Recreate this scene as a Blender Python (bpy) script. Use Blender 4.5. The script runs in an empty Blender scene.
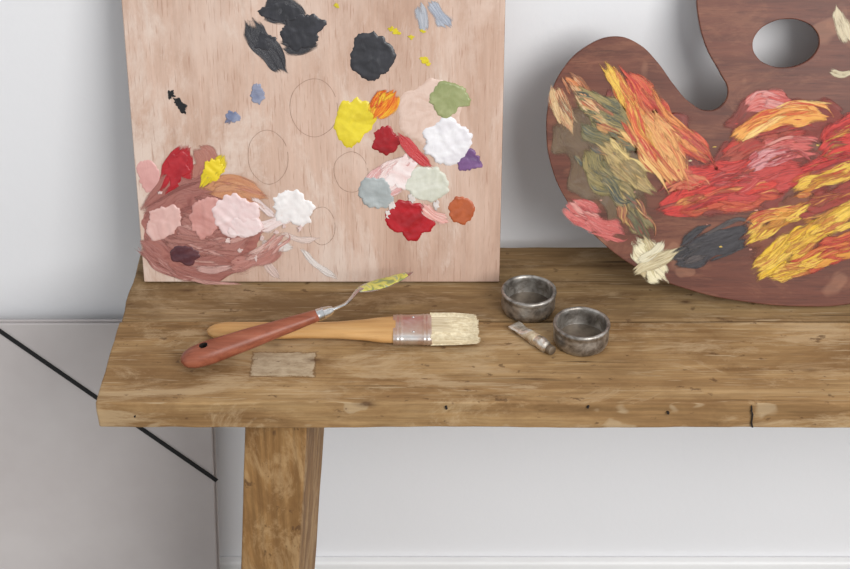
import bpy, bmesh, math, random
from mathutils import Vector, Matrix, noise
random.seed(4)
scene = bpy.context.scene
try:
    scene.view_settings.view_transform = 'Standard'
except Exception:
    pass

# ------------------------------------------------------------------ camera geometry
F = 1500.0
TH = math.radians(33.4)
CAM = Vector((0, -0.9719, 1.2066))
FWD = Vector((0, math.cos(TH), -math.sin(TH)))
UP = Vector((0, math.sin(TH), math.cos(TH)))
ZB = 0.45          # bench top
ZF = -0.05         # floor
YW = 0.27          # wall

def ray(u, v):
    return FWD + Vector((1, 0, 0)) * ((u - 425) / F) - UP * ((v - 284.5) / F)

def on_plane(u, v, p0, n):
    d = ray(u, v)
    t = (p0 - CAM).dot(n) / d.dot(n)
    return CAM + d * t

def bp(u, v, h=0.0):
    return on_plane(u, v, Vector((0, 0, ZB + h)), Vector((0, 0, 1)))

def lin(c):
    out = []
    for x in c[:3]:
        x = x / 255.0
        out.append(x / 12.92 if x <= 0.04045 else ((x + 0.055) / 1.055) ** 2.4)
    return (out[0], out[1], out[2], 1.0)

def sstep(a, b, x):
    t = max(0.0, min(1.0, (x - a) / (b - a)))
    return t * t * (3 - 2 * t)

# ------------------------------------------------------------------ helpers
def link(ob, parent=None):
    scene.collection.objects.link(ob)
    if parent is not None:
        ob.parent = parent
    return ob

def empty(name, loc=(0, 0, 0), rot=(0, 0, 0)):
    e = bpy.data.objects.new(name, None)
    e.empty_display_size = 0.05
    e.location = loc
    e.rotation_euler = rot
    return link(e)

def mesh_ob(name, verts, faces, mat, parent=None, smooth=False, uvs=None, uv2=None):
    me = bpy.data.meshes.new(name)
    me.from_pydata([tuple(v) for v in verts], [], faces)
    for nm_, dat in (("UVMap", uvs), ("Wear", uv2)):
        if dat is not None:
            uvl = me.uv_layers.new(name=nm_)
            for p in me.polygons:
                for li in p.loop_indices:
                    uvl.data[li].uv = dat[me.loops[li].vertex_index]
    me.update()
    if smooth:
        me.polygons.foreach_set('use_smooth', [True] * len(me.polygons))
    if mat:
        me.materials.append(mat)
    ob = bpy.data.objects.new(name, me)
    return link(ob, parent)

def box(name, x0, x1, y0, y1, z0, z1, mat, parent=None, bevel=0.0):
    v = [(x0,y0,z0),(x1,y0,z0),(x1,y1,z0),(x0,y1,z0),(x0,y0,z1),(x1,y0,z1),(x1,y1,z1),(x0,y1,z1)]
    f = [(0,3,2,1),(4,5,6,7),(0,1,5,4),(1,2,6,5),(2,3,7,6),(3,0,4,7)]
    ob = mesh_ob(name, v, f, mat, parent)
    if bevel > 0:
        m = ob.modifiers.new('bev', 'BEVEL'); m.width = bevel; m.segments = 3
    return ob

# ------------------------------------------------------------------ materials
def newmat(name, rough=0.5, metal=0.0):
    m = bpy.data.materials.new(name); m.use_nodes = True
    nt = m.node_tree
    b = nt.nodes['Principled BSDF']
    b.inputs['Roughness'].default_value = rough
    b.inputs['Metallic'].default_value = metal
    return m, nt, b

def coords(nt, scale=(1,1,1), kind='Object', rot=(0,0,0)):
    tc = nt.nodes.new('ShaderNodeTexCoord'); mp = nt.nodes.new('ShaderNodeMapping')
    mp.inputs['Scale'].default_value = scale
    mp.inputs['Rotation'].default_value = rot
    nt.links.new(tc.outputs[kind], mp.inputs['Vector'])
    return mp.outputs['Vector']

def nz(nt, vec, scale=1.0, detail=5, rough=0.55, dist=0.0):
    n = nt.nodes.new('ShaderNodeTexNoise')
    n.inputs['Scale'].default_value = scale; n.inputs['Detail'].default_value = detail
    n.inputs['Roughness'].default_value = rough; n.inputs['Distortion'].default_value = dist
    nt.links.new(vec, n.inputs['Vector'])
    return n.outputs['Fac']

def ramp(nt, fac, stops, interp='LINEAR'):
    r = nt.nodes.new('ShaderNodeValToRGB'); cr = r.color_ramp; cr.interpolation = interp
    while len(cr.elements) < len(stops):
        cr.elements.new(0.5)
    for i, (p, c) in enumerate(stops):
        cr.elements[i].position = p; cr.elements[i].color = c
    nt.links.new(fac, r.inputs['Fac'])
    return r.outputs['Color']

def mth(nt, op, a, b=None, c=None):
    n = nt.nodes.new('ShaderNodeMath'); n.operation = op
    for i, s in enumerate((a, b, c)):
        if s is None: continue
        if hasattr(s, 'is_linked'): nt.links.new(s, n.inputs[i])
        else: n.inputs[i].default_value = s
    return n.outputs[0]

def mix(nt, fac, a, b, mode='MIX'):
    m = nt.nodes.new('ShaderNodeMix'); m.data_type = 'RGBA'; m.blend_type = mode
    for s, i in ((fac, 0), (a, 6), (b, 7)):
        if hasattr(s, 'is_linked'):
            nt.links.new(s, m.inputs[i])
        else:
            m.inputs[i].default_value = s
    return m.outputs[2]

def bump(nt, b, fac, strength=0.3, dist=0.001):
    n = nt.nodes.new('ShaderNodeBump')
    n.inputs['Strength'].default_value = strength; n.inputs['Distance'].default_value = dist
    nt.links.new(fac, n.inputs['Height']); nt.links.new(n.outputs['Normal'], b.inputs['Normal'])

W1 = (1,1,1,1); K0 = (0,0,0,1)
def g(x): return (x, x, x, 1)

def wood(name, cols, axis='x', grain=30, along=2.0, fine=260, rough=0.5, stain=None, stain_scale=6,
         spots=False, fine_amt=0.5, bstr=0.3, pores=None, worn=None, worn_scale=10, worn_amt=0.6, cracks=False, scratch=None, patch=None, knots=False):
    m, nt, b = newmat(name, rough)
    def sc(a, o):
        return {'x': (a, o, o), 'y': (o, a, o), 'z': (o, o, a)}[axis]
    f1 = nz(nt, coords(nt, sc(along, grain)), 1, 8, 0.66, 1.4)
    n = len(cols)
    c = ramp(nt, f1, [(0.3 + 0.4 * i / (n - 1), lin(cc)) for i, cc in enumerate(cols)])
    f2 = nz(nt, coords(nt, sc(fine / 28, fine)), 1, 5, 0.65)
    fr = ramp(nt, f2, [(0.3, g(1 - fine_amt)), (0.6, W1)])
    c = mix(nt, 1.0, c, fr, 'MULTIPLY')
    if stain:
        f3 = nz(nt, coords(nt, sc(stain_scale * 0.6, stain_scale)), 1, 8, 0.68, 0.4)
        s = ramp(nt, f3, [(0.48, K0), (0.66, g(0.75))])
        c = mix(nt, s, c, lin(stain))
    if worn:
        f6 = nz(nt, coords(nt, sc(worn_scale * 0.7, worn_scale * 1.8)), 1, 10, 0.76, 0.6)
        s = ramp(nt, f6, [(0.50, K0), (0.60, g(worn_amt))])
        c = mix(nt, s, c, lin(worn))
    if patch:
        cx, cy, hx, hy, pcol, ecol = patch
        tc = nt.nodes.new('ShaderNodeTexCoord'); sx = nt.nodes.new('ShaderNodeSeparateXYZ')
        nt.links.new(tc.outputs['Object'], sx.inputs[0])
        d1 = nz(nt, coords(nt, (150,150,150)), 1, 6, 0.75)
        w_ = mth(nt, 'MULTIPLY_ADD', d1, 0.009, -0.0045)
        ax_ = mth(nt, 'SUBTRACT', mth(nt, 'ABSOLUTE', mth(nt, 'SUBTRACT', sx.outputs[0], cx)), hx)
        ay_ = mth(nt, 'SUBTRACT', mth(nt, 'ABSOLUTE', mth(nt, 'SUBTRACT', sx.outputs[1], cy)), hy)
        dd_ = mth(nt, 'ADD', mth(nt, 'MAXIMUM', ax_, ay_), w_)
        dn = mth(nt, 'MULTIPLY_ADD', dd_, 200, 0.5)
        edge = ramp(nt, dn, [(0.28, K0), (0.48, g(0.6)), (0.58, g(0.45)), (0.75, K0)])
        ins = ramp(nt, dn, [(0.2, g(0.85)), (0.5, K0)])
        pn = nz(nt, coords(nt, (90, 160, 200)), 1, 7, 0.7)
        pc_ = ramp(nt, pn, [(0.35, lin(pcol[0])), (0.6, lin(pcol[1]))])
        c = mix(nt, ins, c, pc_)
        c = mix(nt, edge, c, lin(ecol))
    if pores:
        f5 = nz(nt, coords(nt, sc(45, 700)), 1, 2, 0.5)
        s = ramp(nt, f5, [(0.60, K0), (0.68, g(0.5))])
        c = mix(nt, s, c, lin(pores))
    if cracks:
        f7 = nz(nt, coords(nt, sc(4.5, 150)), 1, 3, 0.5, 0.3)
        s = ramp(nt, f7, [(0.29, g(0.8)), (0.335, K0)])
        c = mix(nt, s, c, lin((66, 46, 28)))
    if scratch:
        for rr, (p, q) in ((0.9, (30, 560)), (-0.5, (24, 620))):
            f8 = nz(nt, coords(nt, (p, q, p), 'Object', (0, 0, rr)), 1, 2, 0.4)
            s = ramp(nt, f8, [(0.67, K0), (0.71, g(0.35))])
            c = mix(nt, s, c, lin(scratch))
    if spots:
        f4 = nz(nt, coords(nt, sc(80, 130)), 1, 4, 0.6)
        s = ramp(nt, f4, [(0.64, K0), (0.70, g(0.7))])
        c = mix(nt, s, c, lin((84, 58, 36)))
    if knots:
        vo = nt.nodes.new('ShaderNodeTexVoronoi'); vo.inputs['Scale'].default_value = 1
        nt.links.new(coords(nt, (11, 26, 26)), vo.inputs['Vector'])
        wob = nz(nt, coords(nt, (90, 140, 140)), 1, 4, 0.6)
        dk = mth(nt, 'MULTIPLY_ADD', wob, 0.12, vo.outputs['Distance'])
        s = ramp(nt, dk, [(0.09, g(0.85)), (0.13, g(0.35)), (0.2, K0)])
        c = mix(nt, s, c, lin((80, 54, 32)))
    nt.links.new(c, b.inputs['Base Color'])
    b.inputs['Specular IOR Level'].default_value = 0.3
    bump(nt, b, f2, bstr, 0.0008)
    return m

def plain(name, c, rough=0.5, metal=0.0, c2=None, scale=40, bstr=0.0, detail=4):
    m, nt, b = newmat(name, rough, metal)
    f = nz(nt, coords(nt, (scale,)*3), 1, detail, 0.6)
    col = ramp(nt, f, [(0.35, lin(c)), (0.65, lin(c2 if c2 else c))])
    nt.links.new(col, b.inputs['Base Color'])
    if bstr: bump(nt, b, f, bstr, 0.001)
    return m

_pc = {}
def paint(cols, kind='Object', rough=0.33, scale=None, bstr=0.3):
    key = (tuple(cols), kind, scale)
    if key in _pc: return _pc[key]
    m, nt, b = newmat('oil_paint_%d' % len(_pc), rough)
    n = len(cols)
    if n == 1:
        d = tuple(x * 0.85 for x in cols[0]); cc = [d, cols[0]]
    else:
        cc = list(cols)
    n = len(cc)
    if kind == 'UV':
        f = nz(nt, coords(nt, scale or (0.8, 3.6, 1), 'UV'), 1, 7, 0.66, 0.9)
        fine = nz(nt, coords(nt, (1.6, 30, 1), 'UV'), 1, 5, 0.65, 0.6)
        fade = nz(nt, coords(nt, (3.2, 19, 1), 'UV'), 1, 10, 0.82, 0.7)
        uvn = nt.nodes.new('ShaderNodeUVMap'); uvn.uv_map = 'Wear'
        sx = nt.nodes.new('ShaderNodeSeparateXYZ'); nt.links.new(uvn.outputs[0], sx.inputs[0])
        sb = mth(nt, 'SUBTRACT', fade, sx.outputs[0])
        mr = nt.nodes.new('ShaderNodeMapRange')
        mr.inputs['From Min'].default_value = -0.04; mr.inputs['From Max'].default_value = 0.10
        nt.links.new(sb, mr.inputs['Value']); nt.links.new(mr.outputs['Result'], b.inputs['Alpha'])
        v_ = mth(nt, 'MULTIPLY_ADD', fine, 0.5, mth(nt, 'SUBTRACT', f, 0.25))
        col = ramp(nt, v_, [(0.33 + 0.34 * i / (n - 1), lin(x)) for i, x in enumerate(cc)])
        nt.links.new(col, b.inputs['Base Color'])
        bump(nt, b, fine, 0.4, 0.0010)
    else:
        s = scale or 42
        f = nz(nt, coords(nt, (s, s, s * 1.5)), 1, 4, 0.5, 1.3)
        col = ramp(nt, f, [(0.34 + 0.32 * i / (n - 1), lin(x)) for i, x in enumerate(cc)])
        nt.links.new(col, b.inputs['Base Color'])
        f2 = nz(nt, coords(nt, (170, 170, 70)), 1, 5, 0.6, 1.2)
        bump(nt, b, f2, bstr, 0.001)
    _pc[key] = m
    return m

pa0, pa1 = bp(249, 376.5), bp(317, 352.5)
PATCH = ((pa0.x+pa1.x)/2, (pa0.y+pa1.y)/2, abs(pa1.x-pa0.x)/2-0.0005, abs(pa1.y-pa0.y)/2, [(154,134,108),(188,170,144)], (96,70,46))
M_bench = wood('bench_wood', [(114,84,50),(148,114,74),(168,135,92),(182,150,108)], 'x', 34, 2.6, 280, 0.74,
               stain=(118,86,52), stain_scale=15, spots=True, fine_amt=0.32, bstr=0.5, worn=(188,162,126), worn_scale=12, worn_amt=0.6, cracks=True, scratch=(198,178,146), patch=PATCH, knots=True)
M_bench2 = wood('bench_wood_rear', [(104,78,48),(136,106,70),(156,126,86),(170,140,100)], 'x', 30, 2.2, 260, 0.74,
               stain=(106,80,52), stain_scale=11, spots=True, fine_amt=0.34, bstr=0.5, worn=(176,150,116), worn_scale=10, worn_amt=0.5, cracks=True, scratch=(186,166,136), knots=True)
M_leg = wood('bench_leg_wood', [(112,78,42),(148,110,66),(172,134,86)], 'z', 38, 3.5, 260, 0.7,
             stain=(116,82,46), stain_scale=24, spots=True, fine_amt=0.35, worn=(180,148,106), worn_scale=18, cracks=True)
M_ply = wood('plywood', [(170,136,117),(190,158,139),(203,173,155),(211,182,165)], 'z', 12, 2.2, 300, 0.65,
             stain=(216,194,180), stain_scale=9, fine_amt=0.10, bstr=0.15, pores=(160,120,100), worn=(220,204,192), worn_scale=6)
M_plyedge = wood('plywood_edge', [(110,76,54),(158,116,86)], 'x', 300, 3, 400, 0.7)
M_mahog = wood('mahogany', [(80,42,31),(104,57,42),(122,73,54)], 'x', 32, 3, 330, 0.40,
               stain=(86,46,34), stain_scale=12, fine_amt=0.25, bstr=0.15, pores=(70,37,28), worn=(136,88,64), worn_scale=16, worn_amt=0.45, scratch=(160,114,88))
M_brushwood = wood('varnished_beech', [(178,130,76),(202,156,100),(214,172,118)], 'x', 60, 5, 320, 0.32, fine_amt=0.15, bstr=0.05)
M_knifewood = wood('stained_handle_wood', [(124,66,46),(148,84,62),(164,100,76)], 'x', 80, 8, 380, 0.36, fine_amt=0.2, bstr=0.05)
M_steel = plain('steel', (215,215,215), 0.25, 1.0, (190,188,186), 120)
M_ferrule = plain('tin_ferrule', (222,218,214), 0.3, 0.9, (206,180,166), 60)
M_dark = plain('dark_gap', (30,20,14), 0.9)
M_blackstrap = plain('black_elastic', (18,18,20), 0.7)

def metal(name, cols, rough, scale):
    m, nt, b = newmat(name, rough, 0.85)
    f = nz(nt, coords(nt, (scale,)*3), 1, 6, 0.6, 0.5)
    nt.links.new(ramp(nt, f, [(0.34, lin(cols[0])), (0.48, lin(cols[1])), (0.64, lin(cols[2]))]), b.inputs['Base Color'])
    f2 = nz(nt, coords(nt, (90,90,700)), 1, 4, 0.6)
    bump(nt, b, f2, 0.15, 0.0004)
    return m
M_pewter = metal('dull_tin', [(112,105,98),(150,144,137),(190,186,180)], 0.42, 110)
M_tube = metal('aluminium_tube', [(170,156,136),(214,204,190),(236,232,226)], 0.36, 160)
M_residue = plain('dried_medium', (74,64,54), 0.3, 0.3, (122,110,96), 60)

m, nt, b = newmat('painted_plaster', 0.85)
f = nz(nt, coords(nt, (1.2,)*3), 1, 3)
nt.links.new(ramp(nt, f, [(0.3, lin((226,226,228))), (0.7, lin((234,234,236)))]), b.inputs['Base Color'])
f2 = nz(nt, coords(nt, (70,)*3), 1, 6, 0.6)
bump(nt, b, f2, 0.15, 0.002)
M_wall = m
M_base = plain('baseboard_paint', (240,240,240), 0.5, 0, (234,234,234), 5)
M_floor = plain('concrete_floor', (150,145,140), 0.7, 0, (165,160,154), 6)
M_folio = plain('portfolio_card', (192,185,183), 0.8, 0, (200,194,192), 9, 0.1)

# ------------------------------------------------------------------ room
box('wall_back', -2.5, 2.5, YW, YW + 0.1, ZF, 2.5, M_wall)
box('floor', -2.5, 2.5, -3.0, YW, ZF - 0.05, ZF, M_floor)
box('baseboard_back', -2.5, 2.5, YW - 0.012, YW, ZF, 0.022, M_base, bevel=0.003)

# ------------------------------------------------------------------ bench
bench = empty('wooden_bench', (0, 0, 0))
def plank(name, x0, x1, y0, y1, z0, z1, mat, seed, parent, amp=0.0016):
    nx, ny, nzz = 200, 8, 3
    verts, faces, idx = [], [], {}
    def V(i, j, k):
        key = (i, j, k)
        if key in idx: return idx[key]
        x = x0 + (x1 - x0) * i / nx; y = y0 + (y1 - y0) * j / ny; z = z0 + (z1 - z0) * k / nzz
        n1 = noise.noise(Vector((x * 9, seed, k * .3))) * amp + noise.noise(Vector((x * 45, seed + 4, k * .8))) * amp * .5
        if j == 0: y += n1
        if j == ny: y -= n1
        if i == 0 or i == nx:
            x += noise.noise(Vector((y * 30, seed + 9, z * 40))) * amp * 1.2
        if k == nzz:
            z += noise.noise(Vector((x * 12, y * 20, seed))) * 0.0004
            if j == 0: z -= max(0, noise.noise(Vector((x * 26, seed, 8)))) * 0.0022
        if k == 0 and j == 0: z += noise.noise(Vector((x * 8, seed, 12))) * 0.001
        idx[key] = len(verts); verts.append((x, y, z)); return idx[key]
    for i in range(nx):
        for j in range(ny):
            faces.append((V(i,j,nzz), V(i+1,j,nzz), V(i+1,j+1,nzz), V(i,j+1,nzz)))
            faces.append((V(i,j,0), V(i,j+1,0), V(i+1,j+1,0), V(i+1,j,0)))
    for i in range(nx):
        for k in range(nzz):
            faces.append((V(i,0,k), V(i+1,0,k), V(i+1,0,k+1), V(i,0,k+1)))
            faces.append((V(i,ny,k), V(i,ny,k+1), V(i+1,ny,k+1), V(i+1,ny,k)))
    for j in range(ny):
        for k in range(nzz):
            faces.append((V(0,j,k), V(0,j,k+1), V(0,j+1,k+1), V(0,j+1,k)))
            faces.append((V(nx,j,k), V(nx,j+1,k), V(nx,j+1,k+1), V(nx,j,k+1)))
    ob = mesh_ob(name, verts, faces, mat, parent)
    mo = ob.modifiers.new('bev', 'BEVEL'); mo.width = 0.0018; mo.segments = 3; mo.limit_method = 'ANGLE'; mo.angle_limit = math.radians(50)
    return ob
BX0, BX1 = -0.2700, 1.05
TK = 0.0268
plank('front_plank', BX0, BX1, 0.0, 0.1165, ZB - TK, ZB, M_bench, 1.3, bench)
plank('rear_plank', BX0 + 0.001, BX1, 0.1186, 0.2410, ZB - TK, ZB, M_bench2, 7.7, bench)
box('under_batten', BX0 + 0.03, BX1 - 0.03, 0.09, 0.145, ZB - TK - 0.006, ZB - TK, M_bench2, bench)

def leg(name, xt0, xt1, shift, y0, y1, yaw, parent):
    zt, zb = ZB - TK, ZF
    N = 14; verts = []; faces = []
    for i in range(N + 1):
        t = i / N; z = zt + (zb - zt) * t; dx = shift * t
        a = noise.noise(Vector((i * .7, 3, 1))) * 0.0007
        verts += [(xt0+dx+a, y0+a, z), (xt1+dx-a, y0-a, z), (xt1+dx+a+yaw, y1, z), (xt0+dx+yaw, y1, z)]
    for i in range(N):
        o = i * 4
        for k in range(4):
            faces.append((o+k, o+4+k, o+4+(k+1)%4, o+(k+1)%4))
    faces.append((0,1,2,3)); faces.append((N*4+3, N*4+2, N*4+1, N*4))
    ob = mesh_ob(name, verts, faces, M_leg, parent)
    mo = ob.modifiers.new('bev', 'BEVEL'); mo.width = 0.002; mo.segments = 2; mo.limit_method = 'ANGLE'; mo.angle_limit = math.radians(50)
leg('leg_1', -0.1510, -0.0985, -0.042, 0.02, 0.148, 0.013, bench)
leg('leg_2', 0.88, 0.9315, 0.042, 0.02, 0.148, -0.013, bench)

def fp(u, v, y=-0.0005):
    return on_plane(u, v, Vector((0, y, 0)), Vector((0, 1, 0)))
def front_mark(name, u, v0, v1, wpx):
    a = fp(u, v0); c = fp(u, v1); w = wpx / 1221 / 2
    N = 8; v = []; f = []
    for i in range(N+1):
        q = a.lerp(c, i/N); dx = random.uniform(-.0005, .0005); ww = w * (0.5 + random.random() * .6)
        v += [(q.x-ww+dx, -0.0013, q.z), (q.x+ww+dx, -0.0013, q.z), (q.x+ww+dx, 0.002, q.z), (q.x-ww+dx, 0.002, q.z)]
    for i in range(N):
        o = i*4
        for k in range(4): f.append((o+k, o+(k+1)%4, o+4+(k+1)%4, o+4+k))
    f += [(0,3,2,1), (N*4, N*4+1, N*4+2, N*4+3)]
    mesh_ob(name, v, f, M_dark, bench)
front_mark('crack_1', 752, 406, 427, 1.8)
front_mark('nail_hole_1', 446, 406, 409, 2.2)
front_mark('nail_hole_2', 588, 406, 408, 2.0)
front_mark('nail_hole_3', 135, 415, 417, 1.6)
front_mark('nail_hole_4', 668, 412, 414, 1.8)

# ------------------------------------------------------------------ lofts / lathes
def loft(name, pts, ws, hs, mat, parent=None, n=2.0, seg=28):
    verts, faces = [], []
    N = len(pts)
    for i in range(N):
        t = (pts[min(i+1, N-1)] - pts[max(i-1, 0)]).normalized()
        side = t.cross(Vector((0,0,1))).normalized(); upn = side.cross(t).normalized()
        for k in range(seg):
            a = 2 * math.pi * k / seg
            ca, sa = math.cos(a), math.sin(a)
            x = math.copysign(abs(ca) ** (2/n), ca); y = math.copysign(abs(sa) ** (2/n), sa)
            verts.append(pts[i] + side * (x * ws[i]) + upn * (y * hs[i]))
    for i in range(N-1):
        for k in range(seg):
            faces.append((i*seg+k, i*seg+(k+1)%seg, (i+1)*seg+(k+1)%seg, (i+1)*seg+k))
    faces.append(tuple(range(seg))[::-1]); faces.append(tuple((N-1)*seg+k for k in range(seg)))
    ob = mesh_ob(name, verts, faces, mat, parent, smooth=True)
    mo = ob.modifiers.new('es', 'EDGE_SPLIT'); mo.split_angle = math.radians(50)
    return ob

def interp(keys, t):
    for i in range(len(keys)-1):
        if t <= keys[i+1][0]:
            a, c = keys[i], keys[i+1]
            s = (t - a[0]) / max(1e-9, c[0] - a[0]); s = s*s*(3-2*s)*0.5 + s*0.5
            return a[1] + (c[1] - a[1]) * s
    return keys[-1][1]

def lathe(name, prof, mat, parent, loc, seg=64, wob=0.0):
    v, f = [], []
    for (r, z) in prof:
        for k in range(seg):
            a = 2*math.pi*k/seg
            rr = r * (1 + wob * noise.noise(Vector((math.cos(a)*1.5, math.sin(a)*1.5, z*40 + loc[0]*9))))
            v.append((loc[0] + rr*math.cos(a), loc[1] + rr*math.sin(a), loc[2] + z))
    for i in range(len(prof)-1):
        for k in range(seg):
            f.append((i*seg+k, i*seg+(k+1)%seg, (i+1)*seg+(k+1)%seg, (i+1)*seg+k))
    f.append(tuple(range(seg))[::-1]); f.append(tuple((len(prof)-1)*seg+k for k in range(seg)))
    ob = mesh_ob(name, v, f, mat, parent, smooth=True)
    mo = ob.modifiers.new('es', 'EDGE_SPLIT'); mo.split_angle = math.radians(60)
    return ob

# ------------------------------------------------------------------ paint brush
brush = empty('flat_paintbrush')
A = bp(207, 331, 0.0068); B = bp(479, 329, 0.0068)
ax = (B - A); L = ax.length; ax.normalize()
def bpt(s): return A + ax * s
s_f, s_b = 0.693 * L, 0.825 * L
hk = [(0,0.001),(0.012,0.0052),(0.04,0.0085),(0.10,0.0108),(0.25,0.0105),(0.5,0.0088),(0.68,0.0092),(0.82,0.0125),(0.93,0.0168),(1,0.0178)]
tk = [(0,0.0008),(0.012,0.0025),(0.04,0.0042),(0.1,0.0052),(0.5,0.0055),(0.8,0.006),(1,0.0062)]
ts = [0,0.005,0.012,0.022,0.035,0.05,0.07,0.1] + [0.1 + 0.9*i/26 for i in range(1,27)]
loft('handle', [bpt(s_f*t) for t in ts], [interp(hk,t) for t in ts], [interp(tk,t) for t in ts], M_brushwood, brush, 2.3)
fs, fw, fh = [], [], []
for i in range(49):
    t = i/48; r = 0.0
    for c0 in (0.10, 0.20, 0.80, 0.90):
        r += 0.0005*math.exp(-((t-c0)/0.03)**2)
    fs.append(bpt(s_f - 0.002 + (s_b - s_f + 0.002)*t)); fw.append(0.0186 + 0.0008*t + r); fh.append(0.0060 + r)
loft('ferrule', fs, fw, fh, M_ferrule, brush, 3.2, 48)
side = ax.cross(Vector((0,0,1))).normalized()
for i, (s, w) in enumerate(((0.5, -0.011), (0.5, 0.011))):
    c = bpt(s_f + (s_b-s_f)*s) + side*w + Vector((0,0,0.0054))
    lathe('rivet_%d' % (i+1), [(0.0012,0),(0.0012,0.0005),(0.0006,0.0009)], M_steel, brush, c, 12)
M_bris = plain('hog_bristle', (232,220,190), 0.6, 0, (200,182,146), 300)
M_bris2 = wood('hog_bristle_strands', [(180,160,124),(216,200,166),(234,222,194)], 'x', 700, 14, 900, 0.6, fine_amt=0.2)
bl = L - s_b
loft('bristle_core', [bpt(s_b-0.001+(bl-0.004)*t) for t in (0,.25,.5,.75,1)], [0.0182,0.0186,0.0188,0.0188,0.0184], [0.0057,0.0055,0.0048,0.0038,0.0024], M_bris2, brush, 3.0)
v, f = [], []
for i in range(1500):
    w = random.uniform(-1, 1); hh = random.uniform(-0.9, 1)
    st = bpt(s_b - 0.001) + side*(w*0.0182) + Vector((0,0,hh*0.0052))
    clump = 0.02*math.sin(w*9) + 0.015*math.sin(w*23+1)
    ln = bl * (random.uniform(0.92, 1.01) + clump)
    en = bpt(s_b - 0.001 + ln) + side*(w*0.0190 + random.gauss(0,0.0003)) + Vector((0,0,hh*0.0026 + random.gauss(0,0.00015)))
    mid = st.lerp(en, 0.55) + Vector((0,0,hh*0.0009))
    o = len(v)
    for q, r in ((st,0.00030),(mid,0.00026),(en,0.00008)):
        v += [q + side*r, q + Vector((0,0,r*1.1)), q - side*r]
    for k in range(2):
        b0 = o + k*3
        for j in range(3): f.append((b0+j, b0+(j+1)%3, b0+3+(j+1)%3, b0+3+j))
mesh_ob('bristles', v, f, M_bris, brush)

# ------------------------------------------------------------------ palette knife
knife = empty('palette_knife')
A = bp(181, 362, 0.0105); B = bp(318, 315, 0.0265)
kk = [(0,0.001),(0.012,0.0048),(0.035,0.0075),(0.09,0.0102),(0.2,0.0112),(0.45,0.0100),(0.75,0.0076),(0.95,0.0060),(1,0.0056)]
ts = [0,0.005,0.012,0.022,0.035,0.05,0.07,0.1] + [0.1 + 0.9*i/24 for i in range(1,25)]
kh = loft('handle', [A.lerp(B,t) for t in ts], [interp(kk,t) for t in ts], [interp(kk,t)*0.86 for t in ts], M_knifewood, knife, 2.1, 36)
kh.modifiers.clear()
hc = A.lerp(B, 0.165)
cv, cf = [], []
for z in (-0.02, 0.02):
    for k in range(20):
        a = 2*math.pi*k/20
        cv.append((hc.x+0.0036*math.cos(a), hc.y+0.0036*math.sin(a), hc.z+z))
cf = [(k,(k+1)%20,20+(k+1)%20,20+k) for k in range(20)] + [tuple(range(20))[::-1], tuple(range(20,40))]
cut = mesh_ob('cutter', cv, cf, M_dark)
kh.data.materials.append(M_dark)
bo = kh.modifiers.new('b','BOOLEAN'); bo.operation='DIFFERENCE'; bo.object = cut; bo.solver='EXACT'
bpy.context.view_layer.update()
dg = bpy.context.evaluated_depsgraph_get()
nm = bpy.data.meshes.new_from_object(kh.evaluated_get(dg))
kh.modifiers.clear(); kh.data = nm
bpy.data.objects.remove(cut)
C1 = bp(333, 309.5, 0.029)
loft('ferrule', [B.lerp(C1,t) for t in (-0.08,0,0.3,0.35,0.4,0.8,1)], [0.0056,0.0058,0.0055,0.006,0.0055,0.0045,0.003], [0.0052,0.0054,0.005,0.0055,0.005,0.0042,0.003], M_steel, knife)
sh = [bp(332,310,0.029), bp(338,307.5,0.0295), bp(344,305,0.0295), bp(349,301,0.029), bp(353,296,0.028), bp(357,291,0.027), bp(362,288,0.026)]
loft('shank', sh, [0.0018,0.0016,0.0016,0.0016,0.0017,0.002,0.0028], [0.0018,0.0016,0.0015,0.0014,0.0012,0.001,0.0006], M_steel, knife, 2, 14)
b0 = bp(356,291,0.0262); b1 = bp(413,272,0.022)
bt = [0,0.04,0.1,0.2,0.32,0.45,0.6,0.75,0.88,0.95,1]
bw = [0.0016,0.0032,0.0052,0.0072,0.0080,0.0078,0.0070,0.0056,0.0036,0.002,0.0005]
loft('blade', [b0.lerp(b1,t)+Vector((0,0,-0.0012*math.sin(t*math.pi))) for t in bt], bw, [0.0004]*11, M_steel, knife, 2, 16)
M_kp = paint([(138,146,96),(196,190,88),(212,200,110),(158,166,130)], 'Object', 0.3, 90)
loft('wet_paint', [b0.lerp(b1,t)+Vector((0,0,0.0004-0.0012*math.sin(t*math.pi))) for t in bt[1:-2]],
     [w*0.9*(0.8+0.3*random.random()) for w in bw[1:-2]], [0.0005+0.0007*random.random() for _ in bw[1:-2]], M_kp, knife, 2, 16)

# ------------------------------------------------------------------ two palette cups
prof = [(0.0005,0.0),(0.0200,0.0),(0.0222,0.0012),(0.0237,0.0045),(0.0240,0.009),(0.0238,0.0150),(0.0236,0.0168),(0.0243,0.0178),(0.0247,0.0194),
        (0.0243,0.0210),(0.0232,0.0218),(0.0219,0.0214),(0.0212,0.0200),(0.0210,0.0150),(0.0208,0.0070),(0.0196,0.0045),(0.0005,0.0040)]
pl = bp(528, 309.5); pr = bp(580.5, 342.5)
for nme, q in (('metal_palette_cup', pl), ('metal_palette_cup.001', pr)):
    e = empty(nme)
    lathe('cup_wall', prof, M_pewter, e, q, 72, 0.02)
    lathe('dried_residue', [(0.0206,0.0042),(0.0204,0.0056),(0.0194,0.0060),(0.012,0.0055),(0.0005,0.0058)], M_residue, e, q, 40, 0.02)

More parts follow.
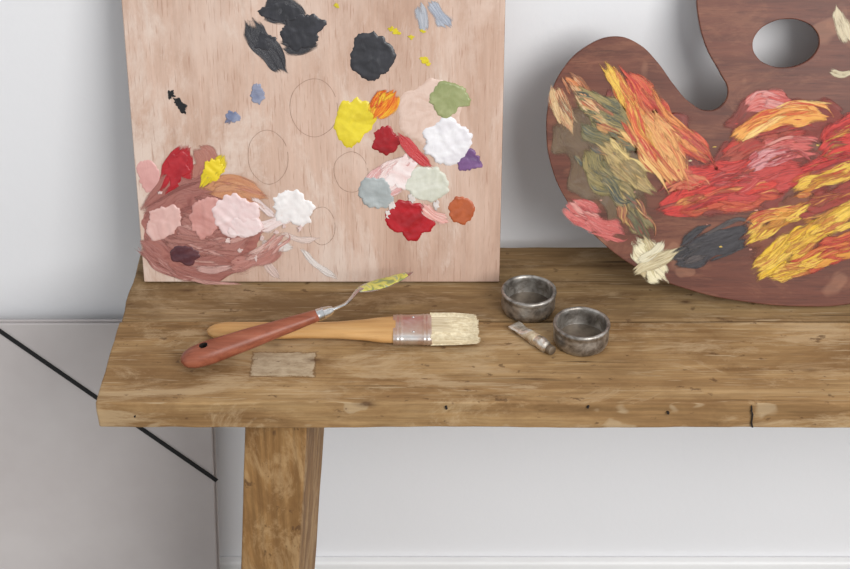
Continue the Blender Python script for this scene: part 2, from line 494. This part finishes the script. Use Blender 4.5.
# small squeezed metal paint tube
tube = empty('metal_paint_tube')
c0 = bp(515, 325.5, 0.0040); c1 = bp(546, 346.5, 0.0054)
def cl(t): return c0.lerp(c1, t)
cts = [i/30 for i in range(31)]
tw = [0.0062 - 0.0010*sstep(0, .7, t) + 0.0003*math.sin(t*23) for t in cts]
th_ = [0.0014 + 0.0040*sstep(0.04, .65, t) + 0.0003*math.sin(t*31+1) for t in cts]
loft('tube_body', [cl(t) + Vector((0,0,0.0004*math.sin(t*17))) for t in cts], tw, th_, M_tube, tube, 2.2, 24)
loft('crimp', [cl(t) for t in (-0.03, 0.0, 0.05, 0.08)], [0.0066]*4, [0.0016,0.0018,0.0018,0.0012], M_tube, tube, 4, 20)
loft('shoulder', [cl(t) for t in (1.0, 1.04, 1.07, 1.10)], [0.0052,0.0042,0.0028,0.0026], [0.0051,0.0042,0.0028,0.0026], M_tube, tube, 2, 20)
loft('paint_label', [cl(t)+Vector((0,0,0.0001)) for t in (0.42,0.5,0.6,0.7)], [0.0056,0.0055,0.0055,0.0055], [0.0044,0.0048,0.0052,0.0055], plain('tube_label', (160,130,98), 0.5, 0, (210,196,168), 160), tube, 2.2, 24)
loft('screw_cap', [cl(t) for t in (1.08, 1.09, 1.2, 1.21)], [0.0038,0.0042,0.0040,0.0032], [0.0038,0.0042,0.0040,0.0032], plain('tube_cap', (92,80,68), 0.4, 0.5, (140,126,108), 80), tube, 2, 20)

# ------------------------------------------------------------------ paint on a leaning surface
class Surf:
    def __init__(s, ob):
        bpy.context.view_layer.update()
        s.ob = ob; s.M = ob.matrix_world.copy(); s.I = s.M.inverted()
        s.p0 = s.M @ Vector((0,0,0)); s.n = (s.M.to_3x3() @ Vector((0,-1,0))).normalized()
        s.cnt = 0
    def loc(s, u, v):
        w = s.I @ on_plane(u, v, s.p0, s.n)
        return w.x, w.z
    def daub(s, u, v, ru, rv, cols, h=1.2, irr=0.16, rot=0.0, base=0.0, name='paint_daub', freq=1.0):
        s.cnt += 1; seed = s.cnt * 7.31
        h *= 0.9
        cx, cz = s.loc(u, v); rx = abs(s.loc(u+ru, v)[0]-cx); rz = abs(s.loc(u, v-rv)[1]-cz)
        R, SG = 18, 96
        verts, faces = [], []
        cr, sr = math.cos(math.radians(rot)), math.sin(math.radians(rot))
        da = random.uniform(0, 3.14)
        for i in range(R+1):
            t = i / R
            for k in range(SG):
                a = 2*math.pi*k/SG
                rf = 1 + irr*1.9*noise.noise(Vector((math.cos(a)*1.2+seed, math.sin(a)*1.2, seed))) \
                       + irr*1.0*noise.noise(Vector((math.cos(a)*3+seed, math.sin(a)*3, seed+5))) \
                       + irr*0.42*noise.noise(Vector((math.cos(a)*9+seed, math.sin(a)*9, seed+9)))
                rr = t * (1 + (rf-1)*t)
                lx = rx*rr*math.cos(a); lz = rz*rr*math.sin(a)
                x = lx*cr - lz*sr; z = lx*sr + lz*cr
                px = (x*math.cos(da)+z*math.sin(da)); pz = (-x*math.sin(da)+z*math.cos(da))
                rid = noise.noise(Vector((px*55*freq + 0.8*noise.noise(Vector((x*80,z*80,seed))), pz*190*freq, seed)))
                rel = 0.62 + 0.6*rid + 0.25*noise.noise(Vector((px*260, pz*260, seed)))
                rim = 0.4*math.exp(-((t-0.86)/0.09)**2)*(0.6+noise.noise(Vector((math.cos(a)*1.5,math.sin(a)*1.5,seed+3))))
                hh = h*0.001*max(0.12, rel+rim)*(1 - t**7)**0.6 + 0.00025 + base*0.001
                if t > 0.999: hh = -0.0002
                verts.append((cx+x, -hh, cz+z))
        for i in range(R):
            for k in range(SG):
                o = i*SG
                faces.append((o+k, o+SG+k, o+SG+(k+1)%SG, o+(k+1)%SG))
        return mesh_ob('%s_%d' % (name, s.cnt), verts, faces, paint(tuple(cols)), s.ob, smooth=True)
    def stroke(s, pts, wpx, cols, h=0.9, dry=0.35, base=0.0, K=20, scale=None, name='paint_stroke', thin=False):
        s.cnt += 1; seed = s.cnt * 3.77
        P = [Vector((*s.loc(u,v), 0)) for u, v in pts]
        Q = []
        for i in range(len(P)-1):
            p0 = P[max(i-1,0)]; p1 = P[i]; p2 = P[i+1]; p3 = P[min(i+2,len(P)-1)]
            for k in range(12):
                t = k/12
                Q.append(0.5*((2*p1)+(p2-p0)*t+(2*p0-5*p1+4*p2-p3)*t*t+(3*p1-p0-3*p2+p3)*t**3))
        Q.append(P[-1])
        tot = [0]
        for i in range(1,len(Q)): tot.append(tot[-1]+(Q[i]-Q[i-1]).length)
        Lr = tot[-1]; M = max(12, int(Lr/0.001)); w = wpx/1150
        def at(d):
            for i in range(1,len(Q)):
                if tot[i] >= d or i == len(Q)-1:
                    return Q[i-1].lerp(Q[i], (d-tot[i-1])/max(1e-9,tot[i]-tot[i-1]))
        C = [at(Lr*i/M) for i in range(M+1)]
        verts, uvs, uv2, faces = [], [], [], []
        eL = Lr*0.35 if thin else min(0.014, Lr*0.22)
        eW = w*0.45 if thin else min(0.005, w*0.3)
        for i in range(M+1):
            T_ = (C[min(i+2,M)]-C[max(i-2,0)]).normalized(); Nn = Vector((-T_.y,T_.x,0))
            l = i/M
            tp = 1.0 if thin else (0.55+0.45*sstep(0,.25,min(l,1-l)))
            ww = w*1.12*(0.92+0.6*noise.noise(Vector((l*Lr*45,seed,0))))*tp
            off = w*(0.6 if thin else 0.25)*noise.noise(Vector((l*Lr*40,seed+50,0)))
            for k in range(K+1):
                a = k/K - 0.5
                q = C[i] + Nn*(a*ww+off) + T_*(min(0.005,w*.4)*noise.noise(Vector((k*0.35,seed,2))))
                hh = h*0.001*max(0.1, 0.3+0.6*noise.noise(Vector((l*Lr*45,k*0.5,seed)))) + 0.0003 + base*0.001
                e = min(l,1-l)*Lr; ke = min(k,K-k)/K*w
                big = noise.noise(Vector((l*Lr*80,a*3,seed+11)))*0.22
                thr = 0.22 + dry*0.42 + big + 0.34*(1-sstep(0,eL,e)) + 0.26*(1-sstep(0,eW,ke))
                verts.append((q.x,-hh,q.y)); uvs.append((Lr*l*60+seed*3, a*w*230+seed)); uv2.append((thr, 0))
        for i in range(M):
            for k in range(K):
                o = i*(K+1)+k
                faces.append((o,o+K+1,o+K+2,o+1))
        return mesh_ob('%s_%d' % (name, s.cnt), verts, faces, paint(tuple(cols),'UV',0.36,scale), s.ob, smooth=True, uvs=uvs, uv2=uv2)
    def smear(s, pts, wpx, cols, n=5, dry=0.3, base=0.2, accents=(), thin=(3,8)):
        """a knife smear: one broad dragged film plus narrow broken streaks of part-mixed colours"""
        s.stroke(pts, wpx, cols, 0.5, dry, base)
        P = [Vector((u, v, 0)) for u, v in pts]
        def at(t):
            t = max(-0.08, min(1.08, t)) * (len(P)-1)
            i = max(0, min(len(P)-2, int(math.floor(t))))
            return P[i] + (P[i+1]-P[i])*(t-i)
        for j in range(int(n*1.3)):
            t0 = random.uniform(-0.08, 0.6); t1 = t0 + random.uniform(0.3, 0.75)
            o0 = random.uniform(-0.48, 0.48)*wpx; o1 = o0 + random.uniform(-0.3, 0.3)*wpx
            q = []
            for k in range(4):
                t = t0 + (t1-t0)*k/3
                d = (at(t+0.02)-at(t-0.02)).normalized(); nn = Vector((-d.y, d.x, 0))
                q.append((at(t) + nn*(o0+(o1-o0)*k/3 + random.uniform(-.8,.8)))[:2])
            pool = list(cols) + list(accents)
            i0 = random.randrange(len(pool)); c_a = pool[i0]; c_b = pool[(i0+1) % len(pool)]; c_c = pool[(i0+2) % len(pool)]
            s.stroke(q, random.uniform(thin[0], thin[1]*1.25), [c_a, c_b, c_c], 0.4, random.uniform(-0.15, 0.3), base+0.12+0.02*j, K=8, thin=True)
    def ring(s, u, v, ru, rv, mat):
        s.cnt += 1
        cx, cz = s.loc(u, v); rx = abs(s.loc(u+ru, v)[0]-cx); rz = abs(s.loc(u, v-rv)[1]-cz)
        verts, faces = [], []; SG = 90
        for k in range(SG):
            a = 2*math.pi*k/SG + 0.4
            w = 0.00028*(0.6+0.8*abs(noise.noise(Vector((k*.2,u,0)))))
            f1 = 1+0.04*noise.noise(Vector((math.cos(a)*1.5,math.sin(a)*1.5,u)))
            for dd in (-w, w):
                verts.append((cx+(rx*f1+dd)*math.cos(a), -0.00015, cz+(rz*f1+dd)*math.sin(a)))
        for k in range(SG-3):
            faces.append((2*k, 2*k+1, 2*k+3, 2*k+2))
        mesh_ob('pencil_ring_%d' % s.cnt, verts, faces, mat, s.ob)

# ------------------------------------------------------------------ painted plywood board
al = math.radians(10)
x0b, x1b = -0.2574, 0.0682
def slab_xz(name, x0, x1, z1, th, mat, loc, rx):
    v = [(x0,0,0),(x1,0,0),(x1,th,0),(x0,th,0),(x0,0,z1),(x1,0,z1),(x1,th,z1),(x0,th,z1)]
    f = [(0,3,2,1),(4,5,6,7),(0,1,5,4),(1,2,6,5),(2,3,7,6),(3,0,4,7)]
    ob = mesh_ob(name, v, f, mat)
    ob.location = loc; ob.rotation_euler = (rx,0,0)
    m = ob.modifiers.new('bev','BEVEL'); m.width = 0.0008; m.segments = 2
    return ob
board = slab_xz('plywood_paint_board', x0b, x1b, 0.455, 0.008, M_ply, (0, 0.1770, ZB+0.0018), -al)
board.data.materials.append(M_plyedge)
for i in (0,1,3,5): board.data.polygons[i].material_index = 1
S = Surf(board)
BLK = [(40,40,44),(56,56,62)]
S.stroke([(262,14),(286,10),(306,20)],26,BLK,0.6,-0.1)
S.daub(282,12,19,10,BLK,0.8,0.25); S.daub(300,31,21,19,BLK,0.8,0.26)
S.stroke([(280,44),(300,46),(318,36)],18,BLK,0.5,0.1)
S.stroke([(248,20),(262,44),(286,72)],24,BLK,0.7,-0.15); S.daub(266,42,10,9,BLK,0.6,0.3)
S.daub(371,57,22,25,[(42,42,46),(58,58,63)],1.0,0.15)
S.daub(171,95,4,4,[(25,25,28)],0.6,0.4); S.daub(181,105,8,4,[(25,25,28)],0.6,0.5,-50)
S.daub(258,94,7,10,[(118,124,148),(152,156,176)],1,0.25); S.daub(233,117,6.5,6,[(108,116,146),(144,150,172)],1,0.25)
S.stroke([(226,124),(232,116)],6,[(120,124,150)],0.4,0.3)
S.stroke([(418,2),(422,18),(424,34)],11,[(140,148,160),(190,190,195)],0.4,0.2)
S.stroke([(428,0),(440,14),(450,28)],15,[(136,144,160),(176,180,190)],0.5,0.1)
for (u,v,r) in ((396,32,4.5),(391,29,3),(423,31,2.5),(424,60,4),(428,64,2.5),(411,37,2.5),(336,5,3)):
    S.daub(u,v,r,r*.7,[(220,200,40)],0.5,0.4)
S.daub(353,122,20,27,[(206,184,40),(228,208,56)],1.2,0.2,-12)
S.smear([(372,116),(384,104),(393,90)],20,[(235,205,50),(225,120,30),(200,40,25)],5,-0.05,0.4,thin=(3,6))
S.daub(386,141,13,13,[(136,18,26),(168,24,34)],1.0,0.25)
S.daub(430,113,32,34,[(204,174,158),(216,190,176),(208,178,162)],0.6,0.12)
S.daub(449,98,20,17,[(136,144,94),(162,166,120)],1.0,0.18,10,0.6)
S.daub(446,142,26,22,[(218,214,218),(234,232,234)],1.3,0.2,20,0.5)
S.daub(468,160,14,12,[(100,70,114),(134,96,144)],1.0,0.18,0,0.3)
S.stroke([(398,134),(412,150),(432,167)],12,[(170,30,40),(205,70,70)],0.6,-0.15,0.9)
S.smear([(368,196),(390,178),(412,156)],28,[(224,186,180),(236,222,218),(210,152,150)],5,-0.1,0.2)
S.daub(398,175,13,19,[(226,198,194),(238,228,226)],0.8,0.3,-35,0.2)
S.daub(376,192,17,16,[(152,158,158),(176,182,182)],0.9,0.18,0,0.6)
S.daub(428,184,21,18,[(200,200,184),(216,216,204)],1.1,0.15,0,0.3)
S.daub(410,221,22,20,[(152,22,30),(180,28,40)],1.3,0.18)
S.stroke([(422,204),(434,214),(449,220)],14,[(230,200,190),(214,120,110)],0.6,0.0,1.0)
S.daub(461,210,13,14,[(164,82,48),(190,100,60)],1.0,0.14)
for (u,v) in ((392,205),(389,215),(436,205),(412,198)):
    S.daub(u,v,3,4,[(225,215,210)],0.6,0.4,0,0.5)
S.daub(148,176,11,15,[(204,150,144),(214,162,156)],0.4,0.16)
S.stroke([(164,192),(178,168),(189,146)],24,[(160,24,34),(190,40,50)],0.9,-0.2)
S.daub(177,168,11,16,[(156,28,38),(180,42,50)],0.9,0.3,-25,0.2)
S.stroke([(194,146),(206,165),(198,190)],28,[(160,100,88),(182,126,110)],0.4,0.1)
S.daub(213,170,11,12,[(224,196,36),(236,212,58)],1.2,0.35,0,0.4)
S.stroke([(225,154),(214,170),(203,188)],14,[(232,206,40)],0.9,-0.1,0.5)
MAUVE = [(132,78,72),(152,94,86),(168,112,102),(150,92,84)]
S.daub(203,233,60,42,MAUVE,0.6,0.12,-4)
S.smear([(144,214),(190,196),(250,196)],40,MAUVE,6,-0.1,0.2)
S.smear([(144,236),(176,262),(244,266)],34,MAUVE,8,-0.1,0.2,accents=[(206,160,150)])
S.smear([(176,222),(220,240),(260,226)],32,[(162,104,96),(178,124,114),(144,86,80)],8,-0.05,0.4,accents=[(206,160,150)])
S.smear([(160,236),(190,246),(226,244)],20,[(142,86,78),(172,120,110)],5,0.0,0.5)
S.stroke([(148,250),(180,274),(232,274)],13,MAUVE,0.4,0.2)
S.smear([(224,268),(262,254),(284,236)],18,[(196,142,132),(170,112,102)],5,0.15,0.4,accents=[(222,190,180)])
S.smear([(203,190),(235,186),(268,198)],22,[(178,114,96),(198,138,96),(204,150,114)],5,0.0,0.7)
S.daub(164,221,21,16,[(206,160,152),(220,182,174)],1.0,0.2,20,0.9)
S.daub(204,217,15,21,[(192,134,126),(208,154,146)],1.1,0.2,-15,0.9)
S.daub(238,216,23,22,[(222,192,190),(234,212,210)],1.3,0.2,0,1.1)
S.daub(246,226,15,11,[(226,200,198),(236,220,218)],0.9,0.25,20,1.6)
S.daub(185,255,15,10,[(78,44,52),(96,56,60)],0.8,0.15,0,1.2)
S.stroke([(194,266),(212,270),(234,264)],10,[(208,164,156)],0.6,0.1,1.0)
S.daub(293,208,19,16,[(226,220,218),(238,234,232)],1.3,0.3)
S.stroke([(256,232),(276,221),(298,211)],14,[(226,200,196),(240,228,224)],0.7,-0.05)
S.stroke([(300,248),(316,264),(336,278)],9,[(236,226,220)],0.5,0.0)
S.stroke([(251,196),(262,206),(276,218)],8,[(234,214,210)],0.4,0.05,0.9)
S.stroke([(260,239),(274,245),(296,248)],10,[(238,228,222)],0.4,0.05)
S.stroke([(262,258),(270,268),(280,278)],7,[(222,196,186)],0.4,0.1)
S.stroke([(278,232),(300,240),(320,238)],8,[(228,206,196)],0.3,0.2)
for (u,v) in ((228,240),(262,238),(276,232),(284,226),(300,228),(256,258),(160,192),(240,250)):
    S.daub(u,v,random.uniform(1.5,3),random.uniform(1.5,3),[(232,206,200)],0.6,0.4,0,0.9)
M_pencil = plain('pencil_mark', (150,122,106), 0.9)
S.ring(314,108,24,29,M_pencil); S.ring(268,157,20,27,M_pencil); S.ring(351,172,17,20,M_pencil); S.ring(322,226,13,19,M_pencil)

# ------------------------------------------------------------------ artist palette
pa = math.radians(21)
pal_origin = Vector((0.30, bp(790,308).y, ZB + 0.0015))
tmp = empty('tmp', pal_origin, (-pa,0,0))
T = Surf(tmp)
DV = 3.5
outline = [(547,135),(550,104),(562,75),(586,51),(615,41),(637,48),(656,66),(672,88),(688,106),(708,115),(723,108),(728,94),(720,76),(707,52),(699,24),(697,-10),
           (704,-50),(732,-84),(790,-100),(868,-94),(945,-62),(1005,0),(1030,90),(1015,180),(965,248),(905,290),(850,306),(800,308.5),(745,304),(692,293),(642,273),(600,243),(568,205),(552,170)]
outline = [(u, v+DV) for u, v in outline]
hole = [(785+34*math.cos(a), 47+DV-25*math.sin(a)-2*math.cos(a)) for a in [2*math.pi*k/12 for k in range(12)]]
cu = bpy.data.curves.new('pal', 'CURVE'); cu.dimensions = '2D'; cu.fill_mode = 'BOTH'; cu.resolution_u = 10
for pts in (outline, hole):
    sp = cu.splines.new('BEZIER'); sp.bezier_points.add(len(pts)-1); sp.use_cyclic_u = True
    for bpnt, (u, v) in zip(sp.bezier_points, pts):
        x, z = T.loc(u, v)
        bpnt.co = (x, z, 0); bpnt.handle_left_type = 'AUTO'; bpnt.handle_right_type = 'AUTO'
cu.extrude = 0.0018; cu.bevel_depth = 0.0007; cu.bevel_resolution = 2
co = bpy.data.objects.new('palcurve', cu); scene.collection.objects.link(co)
bpy.context.view_layer.update()
dg = bpy.context.evaluated_depsgraph_get()
pm = bpy.data.meshes.new_from_object(co.evaluated_get(dg))
pm.transform(Matrix.Rotation(math.radians(90), 4, 'X')); pm.transform(Matrix.Translation((0, 0.0025, 0)))
R_ = Matrix.Rotation(-pa, 3, 'X')
low = min((R_ @ v.co).z for v in pm.vertices)
bak = max((R_ @ v.co).y for v in pm.vertices)
pal_origin.z = ZB + 0.0012 - low
pal_origin.y = min(pal_origin.y, YW - 0.0005 - bak)
pm.materials.clear(); pm.materials.append(M_mahog)
bpy.data.objects.remove(co); bpy.data.objects.remove(tmp)
pal = bpy.data.objects.new('artist_palette', pm); link(pal)
pal.location = pal_origin; pal.rotation_euler = (-pa,0,0)
T = Surf(pal)
random.seed(11)
OLV = [(58,60,42),(100,94,52),(152,132,76),(76,76,52),(44,56,58)]
CRM = [(190,144,94),(208,182,136),(174,94,52),(108,72,46)]
RED = [(120,22,24),(180,32,32),(206,62,48),(150,24,26),(100,36,30)]
PNK = [(150,48,46),(200,104,96),(170,52,50),(212,152,140)]
YEL = [(148,84,32),(210,164,40),(226,194,80),(160,60,32),(190,130,36)]
ORG = [(186,74,34),(208,130,50),(222,178,86),(160,46,34)]
DRK = [(34,30,32),(56,52,56),(30,28,30)]
GLZ = [(100,42,34),(130,50,40),(94,48,36)]
T.stroke([(560,110),(600,160),(640,220)],64,[(86,66,42),(102,78,50),(82,54,38)],0.1,0.3)
T.stroke([(660,196),(740,176),(840,170)],60,GLZ,0.1,0.25)
T.stroke([(610,80),(650,130),(700,180)],50,GLZ,0.1,0.3)
T.stroke([(740,250),(800,225),(900,200)],64,[(104,50,34),(126,68,40)],0.1,0.3)
T.stroke([(720,140),(770,120),(850,120)],50,GLZ,0.1,0.35)
T.smear([(554,80),(562,104),(574,134)],18,CRM,6,0.2,accents=[(222,202,156)],thin=(3,6))
T.smear([(566,76),(586,96),(610,118)],16,CRM,6,0.25,accents=[(206,116,56)],thin=(3,6))
T.smear([(574,98),(602,112),(638,130)],30,OLV,9,0.1,accents=[(186,164,104),(180,84,46)])
T.smear([(580,122),(606,140),(636,152)],26,[(56,68,68),(102,96,60),(140,124,78)],9,0.2,accents=[(190,130,64)])
T.smear([(584,148),(598,170),(632,194)],28,OLV,9,0.15,accents=[(180,154,90)])
T.smear([(600,140),(628,168),(656,190)],24,[(124,104,60),(188,160,100),(104,90,52),(178,138,78)],9,0.05,0.5,accents=[(222,196,126)])
T.smear([(606,180),(630,206),(650,238)],26,[(64,68,44),(112,100,56),(158,132,82)],9,0.15,0.2,accents=[(200,172,100),(140,62,40)])
T.smear([(608,66),(626,98),(646,136),(666,170)],18,[(178,30,26),(206,90,44),(222,180,80),(180,42,30)],9,0.0,0.5,accents=[(228,196,72)],thin=(3,7))
T.smear([(622,74),(652,110),(680,138),(710,164)],22,[(150,26,24),(188,42,34),(202,104,54),(130,30,26)],10,0.05,0.5,accents=[(216,140,64)],thin=(3,7))
T.smear([(640,108),(660,136),(684,184)],24,[(190,80,44),(220,170,100),(160,34,28)],9,0.1,0.7,accents=[(232,204,132)],thin=(3,7))
T.smear([(620,118),(642,148),(672,186)],16,[(224,192,120),(204,134,68),(160,50,36)],7,0.15,0.8,accents=[(190,54,36)],thin=(3,6))
T.smear([(564,204),(590,220),(624,236)],24,PNK,8,0.15,0.1,accents=[(150,24,26)])
T.smear([(656,208),(700,192),(740,180),(790,160)],32,RED,14,0.0,0.3,accents=[(214,96,60)])
T.smear([(676,214),(716,202),(774,196)],22,[(160,38,36),(190,84,50),(130,26,26)],10,0.1,0.4,accents=[(220,150,80)])
T.smear([(662,192),(684,180),(706,186)],18,[(200,130,90),(180,52,40)],5,0.2,0.5)
T.smear([(712,186),(750,182),(806,168)],32,[(160,34,34),(190,66,58),(120,24,26)],11,0.05,0.5,accents=[(206,120,110)])
T.smear([(746,168),(768,158),(794,154)],18,[(180,90,90),(206,150,150),(156,38,38)],6,0.1,0.7)
T.smear([(756,154),(782,144),(816,146)],18,PNK,6,0.15,0.3)
T.smear([(744,112),(762,100),(792,104)],22,[(176,48,44),(196,104,94),(206,150,144)],6,0.15,0.2)
T.smear([(732,142),(760,122),(792,112),(826,116)],18,[(196,92,40),(222,166,80),(208,122,52)],9,-0.1,0.6,accents=[(232,204,124),(180,50,34)],thin=(3,6))
T.smear([(720,162),(756,144),(806,132)],24,[(136,46,38),(170,76,56),(110,44,36)],8,0.25,0.2,accents=[(190,50,38)])
T.smear([(634,240),(650,260),(666,282)],24,[(206,194,150),(226,216,184),(164,140,96)],6,0.0,0.2)
T.stroke([(630,276),(654,262),(682,248)],16,[(216,206,170),(160,136,96)],0.6,0.15,0.8)
T.stroke([(636,262),(656,250),(664,240)],10,[(226,216,186)],0.6,0.1,0.9)
T.smear([(672,264),(706,248),(750,230)],30,DRK,8,-0.05,0.1,accents=[(84,74,72)])
T.smear([(746,244),(776,222),(808,206)],18,YEL,8,0.05,0.2,thin=(3,6))
T.smear([(744,230),(770,214),(806,212)],14,ORG,6,0.2,0.3,thin=(3,6))
T.smear([(752,272),(780,252),(806,230)],22,YEL,10,0.0,0.3,accents=[(230,190,40)],thin=(3,7))
T.smear([(786,252),(812,232),(844,216)],20,YEL,9,0.05,0.5,accents=[(230,190,40)],thin=(3,7))
T.smear([(788,272),(826,254),(880,238)],28,[(144,28,26),(174,46,32),(190,104,46)],11,0.05,0.2,accents=[(212,150,50)])
T.smear([(768,276),(798,268),(822,258)],14,YEL,5,0.1,0.6,thin=(3,6))
T.smear([(792,192),(822,178),(866,164)],18,YEL,8,0.0,0.7,accents=[(180,50,32)],thin=(3,6))
T.smear([(784,186),(826,170),(876,150)],28,RED,11,0.1,0.3,accents=[(210,106,60)])
T.smear([(796,212),(832,200),(880,190)],30,[(116,38,30),(152,54,38),(84,40,32)],10,0.15,0.2,accents=[(206,140,54)])
T.smear([(816,152),(846,136),(884,128)],28,RED,10,0.05,0.5,accents=[(218,160,60)])
T.smear([(808,236),(850,214),(894,200)],20,YEL,9,0.05,0.5)
T.stroke([(836,4),(842,26),(852,46)],14,[(210,200,170),(190,170,140)],0.6,0.25)
T.stroke([(828,70),(842,74),(854,70)],9,[(210,200,170),(180,162,130)],0.6,0.2)
T.stroke([(860,100),(900,120),(940,110)],24,CRM,0.8,0.3)
T.stroke([(880,200),(920,190),(960,160)],24,OLV,0.8,0.3)
for i in range(40):
    u = random.uniform(600,845); v = random.uniform(120,262)
    if v > 225 + (u-600)*0.2: continue
    T.daub(u, v, random.uniform(0.8,2.0), random.uniform(0.6,1.5), [random.choice([(180,50,38),(200,166,60),(200,140,120),(200,188,150)])], 0.5, 0.4)

# ------------------------------------------------------------------ art portfolio with elastic strap
lean = math.atan2(0.030, 0.404)
folio = empty('art_portfolio')
n_f = Vector((0, -math.cos(lean), math.sin(lean)))
def fol(x, z, off): return Vector((x, 0.226, ZF+0.001)) + Vector((0, math.sin(lean), math.cos(lean)))*z + n_f*off
H = 0.404
def fslab(name, o0, o1, xr_t, xr_b, h, mat):
    v = [fol(-0.85,0,o1),fol(xr_b,0,o1),fol(xr_b,0,o0),fol(-0.85,0,o0),fol(-0.85,h,o1),fol(xr_t,h,o1),fol(xr_t,h,o0),fol(-0.85,h,o0)]
    ob = mesh_ob(name, v, [(0,3,2,1),(4,5,6,7),(0,1,5,4),(1,2,6,5),(2,3,7,6),(3,0,4,7)], mat, folio)
    m = ob.modifiers.new('bev','BEVEL'); m.width = 0.0008; m.segments = 2
fslab('front_cover', 0.004, 0.007, -0.215, -0.231, H, M_folio)
fslab('paper_sheets', 0.0005, 0.004, -0.219, -0.235, H-0.005, M_base)
fslab('back_cover', -0.003, 0.0, -0.213, -0.229, H, M_folio)
n0 = fol(0,0,0.0075)
s1 = on_plane(217, 480.5, n0, n_f)
s0 = on_plane(-4, 328, n0, n_f)
dd = (s1-s0).normalized(); s0 = s0 - dd*0.01
pp = dd.cross(n_f).normalized()*0.0022
v = [s0-pp, s0+pp, s1+pp, s1-pp, s0-pp+n_f*.001, s0+pp+n_f*.001, s1+pp+n_f*.001, s1-pp+n_f*.001]
mesh_ob('elastic_strap', v, [(3,2,1,0),(4,5,6,7),(0,1,5,4),(1,2,6,5),(2,3,7,6),(3,0,4,7)], M_blackstrap, folio)

# ------------------------------------------------------------------ light
w = bpy.data.worlds.new('World'); scene.world = w; w.use_nodes = True
w.node_tree.nodes['Background'].inputs[0].default_value = (0.94, 0.97, 1.0, 1)
w.node_tree.nodes['Background'].inputs[1].default_value = 0.70
def area(name, loc, target, size, power, col):
    l = bpy.data.lights.new(name, 'AREA'); l.shape = 'RECTANGLE'; l.size = size[0]; l.size_y = size[1]
    l.energy = power; l.color = col
    o = bpy.data.objects.new(name, l); link(o); o.location = loc
    o.rotation_euler = (Vector(target)-Vector(loc)).to_track_quat('-Z','Y').to_euler()
area('window_light', (1.15, -1.6, 1.6), (-0.05, 0.15, 0.4), (1.2, 1.3), 44, (1.0, 0.988, 0.972))

cam = bpy.data.cameras.new('Camera'); co = bpy.data.objects.new('Camera', cam); link(co)
cam.sensor_width = 36; cam.lens = F*36/850; cam.clip_start = 0.01
co.location = CAM; co.rotation_euler = (math.pi/2 - TH, 0, 0)
scene.camera = co
